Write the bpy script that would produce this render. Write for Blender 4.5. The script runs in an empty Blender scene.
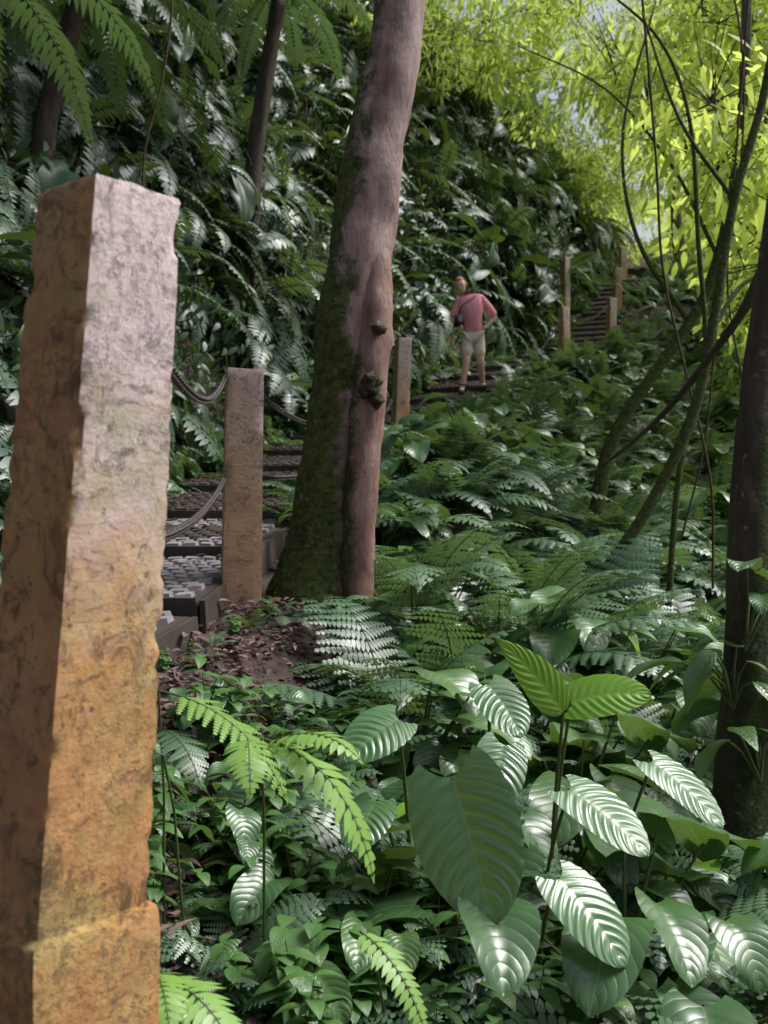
import bpy, math, random
import numpy as np
from mathutils import Vector, Matrix, noise, Euler
random.seed(7)
R=random.random
def U(a,b): return a+(b-a)*R()
sc=bpy.context.scene
sc.view_settings.view_transform='Standard'
sc.view_settings.look='None'
sc.view_settings.exposure=0
# ---------------------------------------------------------------- materials
def newmat(name):
    m=bpy.data.materials.new(name); m.use_nodes=True
    nt=m.node_tree; nt.nodes.clear()
    return m,nt,nt.nodes,nt.links
def ramp(N,stops):
    r=N.new('ShaderNodeValToRGB'); e=r.color_ramp.elements
    while len(e)<len(stops): e.new(0.5)
    for i,(p,c) in enumerate(stops):
        e[i].position=p; e[i].color=(c[0],c[1],c[2],1)
    return r
def mixc(N,L,f,a,b):
    m=N.new('ShaderNodeMix'); m.data_type='RGBA'
    for s,v in ((0,f),(6,a),(7,b)):
        if isinstance(v,(tuple,list)): m.inputs[s].default_value=(v[0],v[1],v[2],1)
        elif isinstance(v,(int,float)): m.inputs[s].default_value=v
        else: L.new(v,m.inputs[s])
    return m.outputs[2]
def math_(N,L,op,a,b=None,c=None):
    m=N.new('ShaderNodeMath'); m.operation=op
    for i,v in enumerate((a,b,c)):
        if v is None: continue
        if isinstance(v,(int,float)): m.inputs[i].default_value=v
        else: L.new(v,m.inputs[i])
    return m.outputs[0]
def maprange(N,L,v,a,b,c=0,d=1):
    f=N.new('ShaderNodeMapRange'); L.new(v,f.inputs[0])
    for i,x in zip((1,2,3,4),(a,b,c,d)): f.inputs[i].default_value=x
    return f.outputs[0]
def noi(N,L,co,scale,detail=4,rough=.55,dist=0):
    n=N.new('ShaderNodeTexNoise'); n.inputs['Scale'].default_value=scale
    n.inputs['Detail'].default_value=detail; n.inputs['Roughness'].default_value=rough
    n.inputs['Distortion'].default_value=dist
    if co is not None: L.new(co,n.inputs['Vector'])
    return n.outputs['Fac']
def leafmat(name,cols,rough=.3,trans=.3,tcol=None,veins=0.0,spec=.5,var=.25,vf=52.0,vcol=(.12,.2,.06),vmix=.2):
    m,nt,N,L=newmat(name)
    out=N.new('ShaderNodeOutputMaterial')
    oi=N.new('ShaderNodeObjectInfo'); tc=N.new('ShaderNodeTexCoord')
    n=noi(N,L,tc.outputs['Object'],9.0,3)
    f=math_(N,L,'ADD',math_(N,L,'MULTIPLY',oi.outputs['Random'],1-var),math_(N,L,'MULTIPLY',n,var))
    k=len(cols); r=ramp(N,[(i/(k-1),c) for i,c in enumerate(cols)]); L.new(f,r.inputs[0])
    col=r.outputs[0]
    bl=maprange(N,L,noi(N,L,tc.outputs['Object'],23,5,.7),.66,.72)
    col=mixc(N,L,math_(N,L,'MULTIPLY',bl,.5),col,(.16,.13,.04))
    p=N.new('ShaderNodeBsdfPrincipled')
    if veins>0:
        uv=N.new('ShaderNodeUVMap'); sx=N.new('ShaderNodeSeparateXYZ'); L.new(uv.outputs[0],sx.inputs[0])
        au=math_(N,L,'ABSOLUTE',math_(N,L,'MULTIPLY_ADD',sx.outputs[0],2.0,-1.0))
        ph=math_(N,L,'SUBTRACT',math_(N,L,'MULTIPLY',sx.outputs[1],vf),math_(N,L,'MULTIPLY',math_(N,L,'POWER',au,1.4),vf*.29))
        w=math_(N,L,'POWER',math_(N,L,'ABSOLUTE',math_(N,L,'SINE',math_(N,L,'MULTIPLY',ph,.5))),.5)
        b=N.new('ShaderNodeBump'); b.inputs['Strength'].default_value=veins; b.inputs['Distance'].default_value=.002
        L.new(w,b.inputs['Height']); L.new(b.outputs[0],p.inputs['Normal'])
        mid=math_(N,L,'LESS_THAN',au,.03)
        col=mixc(N,L,math_(N,L,'MULTIPLY',mid,.4),col,(.25,.33,.12))
        col=mixc(N,L,math_(N,L,'MULTIPLY',math_(N,L,'SUBTRACT',1.0,w),vmix),col,vcol)
    L.new(col,p.inputs['Base Color'])
    rr=noi(N,L,tc.outputs['Object'],14,3)
    L.new(math_(N,L,'MULTIPLY_ADD',rr,.4,rough-.16),p.inputs['Roughness'])
    p.inputs['Specular IOR Level'].default_value=spec
    t=N.new('ShaderNodeBsdfTranslucent')
    if tcol: t.inputs[0].default_value=(*tcol,1)
    else: L.new(mixc(N,L,.5,col,(.2,.3,.02)),t.inputs[0])
    mx=N.new('ShaderNodeMixShader'); mx.inputs[0].default_value=trans
    L.new(p.outputs[0],mx.inputs[1]); L.new(t.outputs[0],mx.inputs[2]); L.new(mx.outputs[0],out.inputs[0])
    return m
def simplemat(name,cols,scale=6,rough=.8,bump=.3,bs=None,detail=6,spec=.3,dist=.01,coord='Object'):
    m,nt,N,L=newmat(name)
    out=N.new('ShaderNodeOutputMaterial'); tc=N.new('ShaderNodeTexCoord')
    n=noi(N,L,tc.outputs[coord],scale,detail,.6,.3)
    k=len(cols); r=ramp(N,[(.3+.4*i/(k-1),c) for i,c in enumerate(cols)]); L.new(n,r.inputs[0])
    p=N.new('ShaderNodeBsdfPrincipled'); L.new(r.outputs[0],p.inputs['Base Color'])
    p.inputs['Roughness'].default_value=rough; p.inputs['Specular IOR Level'].default_value=spec
    n2=noi(N,L,tc.outputs[coord],bs or scale*5,6,.7)
    b=N.new('ShaderNodeBump'); b.inputs['Strength'].default_value=bump; b.inputs['Distance'].default_value=dist
    L.new(n2,b.inputs['Height']); L.new(b.outputs[0],p.inputs['Normal']); L.new(p.outputs[0],out.inputs[0])
    return m
def barkmat(name,bark,moss,mossx=-1,mosstop=3.2,amount=.5):
    m,nt,N,L=newmat(name)
    out=N.new('ShaderNodeOutputMaterial'); g=N.new('ShaderNodeNewGeometry')
    sx=N.new('ShaderNodeSeparateXYZ'); L.new(g.outputs['Normal'],sx.inputs[0])
    sp=N.new('ShaderNodeSeparateXYZ'); L.new(g.outputs['Position'],sp.inputs[0])
    mp=N.new('ShaderNodeMapping'); L.new(g.outputs['Position'],mp.inputs[0]); mp.inputs['Scale'].default_value=(1,1,.35)
    n1=noi(N,L,mp.outputs[0],7,8,.7,.6)
    r=ramp(N,[(.3,bark[0]),(.5,bark[1]),(.68,bark[2])]); L.new(n1,r.inputs[0])
    nm=noi(N,L,g.outputs['Position'],5,8,.75)
    side=math_(N,L,'MULTIPLY',sx.outputs[0],.28*mossx)
    hh=math_(N,L,'MULTIPLY',math_(N,L,'SUBTRACT',mosstop,sp.outputs[2]),.16)
    s=math_(N,L,'ADD',math_(N,L,'ADD',nm,side),hh)
    f=maprange(N,L,s,1-amount,1-amount+.12)
    ng=noi(N,L,g.outputs['Position'],30,4)
    rm=ramp(N,[(.35,moss[0]),(.65,moss[1])]); L.new(ng,rm.inputs[0])
    col=mixc(N,L,f,r.outputs[0],rm.outputs[0])
    nl=noi(N,L,g.outputs['Position'],17,6,.7); lf=maprange(N,L,nl,.6,.7)
    col=mixc(N,L,math_(N,L,'MULTIPLY',lf,.55),col,(.36,.33,.3))
    nd=noi(N,L,mp.outputs[0],12,8,.8); df=maprange(N,L,nd,.56,.64)
    col=mixc(N,L,math_(N,L,'MULTIPLY',df,.65),col,bark[0])
    p=N.new('ShaderNodeBsdfPrincipled'); L.new(col,p.inputs['Base Color'])
    L.new(math_(N,L,'MULTIPLY_ADD',f,.4,.5),p.inputs['Roughness'])
    p.inputs['Specular IOR Level'].default_value=.35
    b=N.new('ShaderNodeBump'); b.inputs['Strength'].default_value=.9; b.inputs['Distance'].default_value=.02
    hb=math_(N,L,'ADD',noi(N,L,mp.outputs[0],28,8,.75),math_(N,L,'MULTIPLY',noi(N,L,g.outputs['Position'],60,4),f))
    L.new(hb,b.inputs['Height']); L.new(b.outputs[0],p.inputs['Normal']); L.new(p.outputs[0],out.inputs[0])
    return m
def postmat(name,dull=0.0):
    m,nt,N,L=newmat(name)
    out=N.new('ShaderNodeOutputMaterial'); tc=N.new('ShaderNodeTexCoord'); O=tc.outputs['Object']
    sx=N.new('ShaderNodeSeparateXYZ'); L.new(O,sx.inputs[0])
    g=N.new('ShaderNodeNewGeometry'); sn=N.new('ShaderNodeSeparateXYZ'); L.new(g.outputs['Normal'],sn.inputs[0])
    n1=noi(N,L,O,5,8,.7,.4)
    r=ramp(N,[(.3,(.36,.16,.06)),(.46,(.6,.3,.1)),(.6,(.76,.46,.17)),(.75,(.75,.56,.3))]); L.new(n1,r.inputs[0])
    n2=noi(N,L,O,3.6,8,.75,.2)
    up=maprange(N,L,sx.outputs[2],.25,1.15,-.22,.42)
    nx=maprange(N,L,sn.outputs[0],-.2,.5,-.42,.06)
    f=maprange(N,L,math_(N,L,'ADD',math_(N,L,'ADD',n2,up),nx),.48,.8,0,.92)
    col=mixc(N,L,f,r.outputs[0],(.8,.68,.69))  # pale wear, plus lit-side brightness painted into the right-facing sides
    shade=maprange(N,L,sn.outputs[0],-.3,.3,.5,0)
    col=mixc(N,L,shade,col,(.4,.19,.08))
    f3=maprange(N,L,noi(N,L,O,6,8,.75,.5),.48,.7)
    col=mixc(N,L,math_(N,L,'MULTIPLY',f3,.45),col,(.45,.25,.2))
    f4=maprange(N,L,noi(N,L,O,3.4,8,.75,.1),.48,.62)
    col=mixc(N,L,math_(N,L,'MULTIPLY',f4,.55),col,(.32,.32,.08))
    if dull: col=mixc(N,L,dull,col,(.27,.16,.12))
    v=N.new('ShaderNodeTexVoronoi'); v.inputs['Scale'].default_value=34; L.new(O,v.inputs['Vector'])
    pit=math_(N,L,'MULTIPLY',math_(N,L,'LESS_THAN',v.outputs['Distance'],.2),math_(N,L,'GREATER_THAN',noi(N,L,O,9,6,.8),.56))
    f6=maprange(N,L,noi(N,L,O,13,10,.85,.8),.54,.62)
    f7=math_(N,L,'MULTIPLY',maprange(N,L,noi(N,L,O,2.6,5,.7),.45,.58),maprange(N,L,noi(N,L,O,48,5,.8),.5,.6))
    dk=math_(N,L,'MAXIMUM',math_(N,L,'MAXIMUM',pit,f6),math_(N,L,'MULTIPLY',f7,.75))
    col=mixc(N,L,math_(N,L,'MULTIPLY',dk,.74),col,(.11,.06,.035))
    # dark grime close to the arrises
    p=N.new('ShaderNodeBsdfPrincipled'); L.new(col,p.inputs['Base Color'])
    p.inputs['Roughness'].default_value=.48; p.inputs['Specular IOR Level'].default_value=.5
    mp=N.new('ShaderNodeMapping'); L.new(O,mp.inputs[0]); mp.inputs['Scale'].default_value=(8,8,45)
    hb=math_(N,L,'ADD',noi(N,L,O,28,10,.8),math_(N,L,'MULTIPLY',noi(N,L,mp.outputs[0],1.4,4,.6),.3))
    if dull:
        gr=math_(N,L,'LESS_THAN',math_(N,L,'ABSOLUTE',math_(N,L,'SINE',math_(N,L,'MULTIPLY',sx.outputs[2],38.0))),.12)
        hb=math_(N,L,'SUBTRACT',hb,math_(N,L,'MULTIPLY',gr,.9))
    hb=math_(N,L,'SUBTRACT',hb,math_(N,L,'MULTIPLY',dk,.5))
    b=N.new('ShaderNodeBump'); b.inputs['Strength'].default_value=.85; b.inputs['Distance'].default_value=.013
    L.new(hb,b.inputs['Height']); L.new(b.outputs[0],p.inputs['Normal']); L.new(p.outputs[0],out.inputs[0])
    return m
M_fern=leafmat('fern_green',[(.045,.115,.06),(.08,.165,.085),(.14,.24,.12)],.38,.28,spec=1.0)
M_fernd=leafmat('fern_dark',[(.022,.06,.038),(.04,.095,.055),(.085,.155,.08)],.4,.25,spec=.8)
M_fernb=leafmat('fern_bright',[(.2,.38,.08),(.28,.5,.1)],.4,.35)
M_broad=leafmat('broadleaf_green',[(.035,.1,.035),(.055,.14,.045),(.1,.21,.055)],.32,.25,veins=.6,spec=1.0)
M_broadb=leafmat('broadleaf_bright',[(.16,.36,.03),(.24,.44,.05)],.34,.4,veins=.4)
M_herb=leafmat('herb_green',[(.06,.15,.04),(.1,.23,.06)],.38,.3,veins=.3)
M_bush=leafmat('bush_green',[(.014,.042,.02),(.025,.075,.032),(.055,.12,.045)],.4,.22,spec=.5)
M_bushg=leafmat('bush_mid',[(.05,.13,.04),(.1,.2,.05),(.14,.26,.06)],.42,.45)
M_can=leafmat('canopy_yellow',[(.2,.34,.04),(.34,.48,.06),(.52,.6,.1)],.45,.62,tcol=(.68,.82,.17),var=.35)
M_stem=simplemat('stem_green',[(.05,.08,.02),(.1,.12,.04)],8,.5,.1)
M_twig=simplemat('twig_brown',[(.04,.025,.015),(.09,.06,.035)],8,.8,.3)
M_lit=leafmat('litter_brown',[(.05,.03,.03),(.13,.08,.08),(.26,.17,.15)],.4,.1,tcol=(.1,.05,.02))
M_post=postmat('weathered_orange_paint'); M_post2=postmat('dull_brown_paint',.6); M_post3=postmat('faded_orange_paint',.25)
M_bark=barkmat('mossy_bark',[(.1,.06,.05),(.29,.185,.17),(.46,.36,.34)],[(.02,.035,.008),(.09,.11,.02)],-1,3.3,.44)
M_darkbark=barkmat('dark_bark',[(.02,.014,.01),(.05,.035,.022),(.1,.07,.045)],[(.02,.035,.008),(.06,.08,.02)],1,2.5,.4)
M_farbark=barkmat('far_bark',[(.05,.035,.025),(.1,.07,.05),(.16,.12,.08)],[(.03,.05,.01),(.08,.1,.02)],1,7,.4)
M_soil=simplemat('jungle_soil',[(.015,.011,.008),(.04,.026,.02),(.07,.042,.034),(.03,.04,.012)],3,.8,.8,25,8,.4,.04)
M_paver=simplemat('path_stone',[(.14,.125,.13),(.26,.235,.25),(.36,.34,.36)],5,.45,.5,40,6,.6,.005)
M_paverd=simplemat('muddy_path_stone',[(.03,.023,.019),(.06,.047,.04),(.1,.083,.073)],4,.7,.5,40,6,.3,.005)
M_slab=simplemat('path_concrete',[(.035,.027,.023),(.075,.06,.052)],6,.8,.5)
M_chain=simplemat('rusty_chain',[(.03,.022,.022),(.08,.06,.06)],40,.5,.3,80,4,.4,.001)
# ---------------------------------------------------------------- mesh helper
class MB:
    def __init__(s): s.v=[];s.f=[];s.uv=[];s.m=[]
    def grid(s,P,m=0,uv=None,closeu=False):
        b=len(s.v); n=len(P); k=len(P[0])
        for row in P:
            for p in row: s.v.append(tuple(p))
        kk=k if closeu else k-1
        for i in range(n-1):
            for j in range(kk):
                j2=(j+1)%k
                s.f.append((b+i*k+j,b+i*k+j2,b+(i+1)*k+j2,b+(i+1)*k+j))
                s.uv.append(((j/(k-1),i/(n-1)),((j+1)/(k-1),i/(n-1)),((j+1)/(k-1),(i+1)/(n-1)),(j/(k-1),(i+1)/(n-1))))
                s.m.append(m)
    def face(s,P,m=0,uv=None):
        b=len(s.v)
        for p in P: s.v.append(tuple(p))
        s.f.append(tuple(range(b,b+len(P)))); s.m.append(m)
        s.uv.append(uv or tuple((0.5,0.5) for _ in P))
    def mesh(s,name,mats,smooth=True):
        me=bpy.data.meshes.new(name); me.from_pydata(s.v,[],s.f)
        for x in mats: me.materials.append(x)
        me.polygons.foreach_set('material_index',s.m)
        me.polygons.foreach_set('use_smooth',[smooth]*len(s.f))
        ul=me.uv_layers.new(name='UVMap')
        flat=[c for u in s.uv for q in u for c in q]
        ul.data.foreach_set('uv',flat)
        me.update(); return me
    def obj(s,name,mats,parent=None,smooth=True,link=True):
        o=bpy.data.objects.new(name,s.mesh(name,mats,smooth))
        if link: sc.collection.objects.link(o)
        if parent: o.parent=parent
        return o
def V(*a): return Vector(a)
def empty(name,loc=(0,0,0)):
    e=bpy.data.objects.new(name,None); e.location=loc; sc.collection.objects.link(e); return e
def catmull(P,n):
    out=[];P=[np.array(p,float) for p in P]
    Q=[2*P[0]-P[1]]+P+[2*P[-1]-P[-2]]
    for i in range(1,len(Q)-2):
        for k in range(n):
            t=k/n
            a,b,c,d=Q[i-1],Q[i],Q[i+1],Q[i+2]
            out.append(.5*((2*b)+(-a+c)*t+(2*a-5*b+4*c-d)*t*t+(-a+3*b-3*c+d)*t**3))
    out.append(P[-1]); return out
def tube(mb,pts,seg=12,sub=6,amp=.0,fr=4,m=0,cap=True):
    C=catmull(pts,sub) if sub>1 else [np.array(p,float) for p in pts]
    rows=[]
    for i,c in enumerate(C):
        p=Vector(c[:3]); r=max(c[3],.0005)
        a=Vector(C[max(i-1,0)][:3]); b=Vector(C[min(i+1,len(C)-1)][:3])
        T=(b-a).normalized(); X=T.cross(V(0,1,0.01)); X.normalize(); Y=T.cross(X)
        row=[]
        for j in range(seg):
            t=2*math.pi*j/seg
            d=X*math.cos(t)+Y*math.sin(t)
            rr=r
            if amp: rr=r*(1+amp*noise.noise(Vector((p+d*r*1.0))*fr)+amp*.5*noise.noise((p+d*r)*fr*3))
            row.append(p+d*rr)
        rows.append(row)
    mb.grid(rows,m,closeu=True)
    if cap:
        b=len(mb.v); mb.f.append(tuple(b-seg+j for j in range(seg))); mb.m.append(m); mb.uv.append(tuple((.5,.5) for _ in range(seg)))
def stem(mb,pts,seg=5,m=0): tube(mb,pts,seg,1,m=m,cap=False)
def leaf(mb,p,h,up,L,W,bend=.8,fold=.25,n=6,k=2,m=0,prof='ov',rip=0,wave=0):
    p=Vector(p);h=Vector(h).normalized();up=Vector(up)
    rows=[];ds=L/n
    for i in range(n+1):
        t=i/n
        S=h.cross(up)
        if S.length<1e-3: S=h.cross(V(1,0,.1))
        S.normalize(); Nn=S.cross(h).normalized()
        if prof=='ov': w=(math.sin(math.pi*min(1,(t*.93+.04))**.8))
        elif prof=='co': w=((t+.04)**.38)*((1-t)**.6)*1.62
        elif prof=='la': w=math.sin(math.pi*(t*.96+.02)**.6)**.9
        else: w=1
        w=max(w,.015)*W*.5
        row=[]
        for j in range(-k,k+1):
            s=j/k
            q=p+S*(s*w)+Nn*(fold*abs(s)*w - .12*s*s*w)
            if rip: q=q+Nn*(rip*math.cos((t*9-abs(s)**1.4*2.4)*2*math.pi)*min(1,abs(s)*3)*(1-.6*abs(s)))
            if wave: q=q+Nn*(wave*w*math.sin(t*9+s*2.0)*abs(s))
            if prof=='co' : q=q-h*(s*s*L*.16*max(0,1-t*2.2))
            row.append(q)
        rows.append(row)
        p=p+h*ds
        h=(h+V(0,0,-1)*bend*ds/L).normalized()
    mb.grid(rows,m)
def frond(mb,p,h,L,W,bend=1.1,pairs=18,lacy=True,m=0,ms=1,droop=.25,bare=.15):
    p=Vector(p);h=Vector(h).normalized();n=pairs
    ds=L/n;C=[]
    for i in range(n+1):
        C.append((p.copy(),h.copy())); p=p+h*ds
        h=(h+V(0,0,-1)*bend*ds/L*(.5+i/n)).normalized()
    stem(mb,[(c[0].x,c[0].y,c[0].z,.0035*L*(1.1-i/n)+.0012) for i,c in enumerate(C)],4,ms)
    for i,(c,hh) in enumerate(C):
        t=i/n
        if t<bare: continue
        tt=(t-bare)/(1-bare)
        pl=W*.5*max(.06,math.sin(math.pi*(.18+.82*tt)**.85)**.8)*(.88+.24*R())
        S=hh.cross(V(0,0,1))
        if S.length<.05: S=V(1,0,0)
        S.normalize(); Nn=S.cross(hh).normalized()
        for sg in (-1,1):
            d=(S*sg+hh*U(.3,.48)+Nn*U(-.1,.15)-V(0,0,1)*droop*.4).normalized()
            pw=L/n*.92
            if not lacy:
                leaf(mb,c,d,Nn,pl,pw*1.1,droop*1.5,.15,3,1,m,'la')
            else:
                q=c.copy();dd=d.copy();kn=max(3,int(pl/(pw*.42)))
                kn=min(kn,8);st=pl/kn
                for a in range(kn):
                    w=pw*.66*(1-.75*(a/kn)**1.3)
                    T2=dd.cross(Nn).normalized()
                    for s2 in (-1,1):
                        e=q+T2*s2*w+dd*st*.45-V(0,0,1)*w*.15
                        mb.face([q-dd*st*.08,q+dd*st*.02+T2*s2*w*.5,e,q+dd*st*.85+T2*s2*w*.45,q+dd*st*.8],m)
                    q=q+dd*st; dd=(dd-V(0,0,1)*droop*st/pl).normalized()
    return C
# ---------------------------------------------------------------- terrain
XY=[(-400,-1.9),(-6,-1.9),(3.3,-1.85),(4.6,-1.5),(6,-1.4),(8,-1.15),(11.5,-.55),(14.8,.75),(17,1.8),(19,2.85),(21,4.05),(24.5,5.3),(27,6.2),(45,12),(400,12)]
ZY=[(-400,-1),(-6,-1),(0,.1),(1.6,.5),(5.1,1.12),(11.5,2.33),(14.8,3.15),(17,3.85),(19,4.42),(21,4.95),(24.5,6.5),(27,7.7),(45,14),(400,14)]
def interp(T,y):
    return float(np.interp(y,[a[0] for a in T],[a[1] for a in T]))
def xc(y): return (interp(XY,y-.6)+2*interp(XY,y)+interp(XY,y+.6))/4
def zp(y): return (interp(ZY,y-.5)+2*interp(ZY,y)+interp(ZY,y+.5))/4
def H(x,y,nz=True):
    u=x-xc(y); z=zp(y); hw=.74
    if abs(u)<=hw: return z-.14
    if u<0:
        d=-u-hw; z=z-.1+14*(1-math.exp(-1.7*d/14))-.25*(1-math.exp(-d*3))
    else:
        d=u-hw; z=z-.1-7*(1-math.exp(-.36*d/7))
        z+=.3*math.exp(-((d-.8)/.5)**2)*max(0,min(1,(y-6)/3))
        if y<5: z+=.12*math.exp(-((d-.3)/.3)**2)
    if nz:
        k=min(1,d*1.5); z+=k*(.22*noise.noise(V(x*.8,y*.8,3))+.08*noise.noise(V(x*3,y*3,1)))
    return z
def axis(lo,hi,st,far):
    a=list(np.arange(lo,hi+1e-6,st)); s=st; l=lo; r=hi; L_=[];R_=[]
    while r<far:
        s*=1.35; r+=s; l-=s; R_.append(r); L_.append(l)
    return L_[::-1]+a+R_
xs=axis(-9,13,.14,400); ys=axis(-4,32,.14,400)
mb=MB(); mb.grid([[ (x,y,H(x,y)) for x in xs] for y in ys])
mb.obj('ground',[M_soil])
mb=MB()
def box(mb,c,ax,ay,az,hx,hy,hz,m=0,bev=0):
    P=[c+ax*sx*hx+ay*sy*hy+az*sz*hz for sx,sy,sz in ((-1,-1,-1),(1,-1,-1),(1,1,-1),(-1,1,-1))]
    Q=[c+ax*sx*(hx-bev)+ay*sy*(hy-bev)+az*hz for sx,sy in ((-1,-1),(1,-1),(1,1),(-1,1))]
    b=len(mb.v)
    for p in P+Q: mb.v.append(tuple(p))
    for f in ((3,2,1,0),(4,5,6,7),(0,1,5,4),(1,2,6,5),(2,3,7,6),(3,0,4,7)):
        mb.f.append(tuple(b+i for i in f)); mb.m.append(m); mb.uv.append(tuple((.5,.5) for _ in f))
y=-3.0; TREAD=[]
while y<30:
    sl=1.1 if y<18 else .5
    dx=(xc(y+.3)-xc(y-.3))/.6; ln=math.hypot(1,dx); y2=y+sl/ln
    z0=zp(y);z1=zp(y2); rise=(z1-z0)
    zt0=z0+rise*.3; zt1=z1; TREAD.append((y,y2,zt0,zt1))
    a=V(xc(y),y,zt0);b=V(xc(y2),y2,zt1); fwd=(b-a).normalized(); S=fwd.cross(V(0,0,1)).normalized(); up=S.cross(fwd)
    ce=(a+b)/2; hl=(b-a).length/2
    box(mb,ce-up*.15,S,fwd,up,.66,hl-.002,.13,1,.004)
    for sg in (-1,1): box(mb,ce+S*sg*.682-up*.155,S,fwd,up,.02,hl-.004,.138,1,.008)
    box(mb,a+fwd*.022-up*.068,S,fwd,up,.658,.02,.062,1,.008)
    n0=.046; nr=max(2,int((2*hl-n0)/.085)); st=(2*hl-n0)/nr
    for i in range(nr):
        off=.05 if i%2 else 0
        for j in range(-6,7):
            xx=j*.1+off-.025
            if abs(xx)>.61: continue
            arc=.026*math.cos(xx*19)
            c=a+fwd*(n0+st*(i+.5)+ (arc if 0<i<nr-1 else 0))+S*xx-up*(.022-U(0,.006))
            mud=noise.noise(c*1.3)*1.6+ (c.y-6.6)*.9
            box(mb,c,(S-fwd*(.45*math.sin(xx*19))).normalized(),fwd,up,.045,st*.43,.022,2 if mud>0 else 0,.008)
    y=y2
mb.obj('path',[M_paver,M_slab,M_paverd],smooth=False)
# ---------------------------------------------------------------- posts
def post(loc,sb,st,h,rot,lean=(0,0),plinth=None,name='concrete_post',lev=34,chip=1.0,mat=None,K=8):
    mb=MB()
    def ringf(s,z,k=K):
        out=[]
        for q in range(4):
            a0=math.pi/2*q
            for i in range(k):
                t=-1+2*i/k
                x,y=(t,-1)
                x,y=x*math.cos(a0)-y*math.sin(a0),x*math.sin(a0)+y*math.cos(a0)
                cr=1-.015*max(0,abs(t)-.8)/.2
                out.append((x*s/2*cr,y*s/2*cr,z,abs(t)))
        return out
    c,s_=math.cos(rot),math.sin(rot)
    sd=loc[0]*7
    def put(levels):
        rows=[]
        for (s,z) in levels:
            row=[]
            for (x,y,zz,t) in ringf(s,z):
                P=V(x*9+sd,y*9,z*9)
                n=noise.noise(P*.8)*.003+noise.noise(P*3)*.0015
                if t>.8:
                    e=noise.noise(P*1.3+V(5,5,5)); q=(t-.8)/.2
                    n-=q*(max(0,e-.12)*.04*chip+max(0,noise.noise(P*5+V(1,2,3)))*.009*chip)
                r=math.hypot(x,y); k=1+n/r
                X,Y=x*k,y*k
                row.append((X*c-Y*s_+lean[0]*max(z,0)/h,X*s_+Y*c+lean[1]*max(z,0)/h,zz+noise.noise(P*2)*.006))
            rows.append(row)
        mb.grid(rows,closeu=True); return rows
    L_=[(sb+(st-sb)*i/lev,h*i/lev) for i in range(lev)]
    put(L_+[(st*.997,h-.004),(st*.96,h+.003),(st*.6,h+.006),(st*.2,h+.008)])
    nn=4*K
    mb.f.append(tuple(len(mb.v)-nn+j for j in range(nn))); mb.m.append(0); mb.uv.append(tuple((.5,.5) for _ in range(nn)))
    if plinth:
        ps,pd=plinth
        put([(ps,-pd)]+[(ps,-pd+pd*i/14) for i in range(1,14)]+[(ps*.998,-.014),(ps*.975,-.002),(sb*.97,.008)])
    o=mb.obj(name,[mat or M_post3]); o.location=loc
    try: o.data.set_sharp_from_angle(angle=math.radians(42))
    except Exception: pass
    return o
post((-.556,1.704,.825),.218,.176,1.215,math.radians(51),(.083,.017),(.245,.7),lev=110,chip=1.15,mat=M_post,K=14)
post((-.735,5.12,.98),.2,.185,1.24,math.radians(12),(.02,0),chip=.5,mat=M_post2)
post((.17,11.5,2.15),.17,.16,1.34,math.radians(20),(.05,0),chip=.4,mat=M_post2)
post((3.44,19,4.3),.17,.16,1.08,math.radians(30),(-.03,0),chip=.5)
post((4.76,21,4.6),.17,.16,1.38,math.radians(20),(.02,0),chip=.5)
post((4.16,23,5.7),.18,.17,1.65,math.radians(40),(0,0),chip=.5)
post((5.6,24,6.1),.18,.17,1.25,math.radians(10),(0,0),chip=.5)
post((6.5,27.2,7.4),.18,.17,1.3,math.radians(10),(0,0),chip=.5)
def chain(a,b,sag,lk=.04,r=.0038):
    a=Vector(a);b=Vector(b);n=int((b-a).length*1.02/(lk*.72))
    mb=MB();P=[]
    for i in range(n+1):
        t=i/n; p=a.lerp(b,t)-V(0,0,1)*sag*4*t*(1-t); P.append(p)
    for i in range(n):
        T=(P[i+1]-P[i]).normalized(); c=(P[i]+P[i+1])/2
        A=T.cross(V(0,0,1)).normalized(); B=A.cross(T)
        ang=(i%2)*math.pi/2+.4; S=A*math.cos(ang)+B*math.sin(ang); Nn=T.cross(S)
        rows=[]
        for k in range(12):
            t=2*math.pi*k/12
            q=c+T*math.cos(t)*lk*.5+S*math.sin(t)*lk*.3
            d=(T*math.cos(t)+S*math.sin(t)).normalized()
            rows.append([q+d*r*math.cos(w)+Nn*r*math.sin(w) for w in (0,1.57,3.14,4.71)])
        rows.append(rows[0]); mb.grid(rows,closeu=True)
    return mb.obj('barrier_chain',[M_chain])
chain((-.43,1.80,1.83),(-.80,5.02,2.17),.12)
chain((-.47,1.82,1.44),(-.80,5.02,1.67),.07)
chain((-.64,5.2,2.1),(.10,11.45,3.3),.42,.05,.005)
chain((-.64,5.2,1.68),(.10,11.45,2.8),.25,.05,.005)
chain((.24,11.55,3.3),(3.38,18.95,5.2),.75,.06,.004)
chain((3.5,19.05,5.25),(4.7,20.95,5.85),.2,.06,.006)
chain((4.8,21.05,5.8),(5.58,23.9,7.2),.25,.06,.006)
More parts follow.
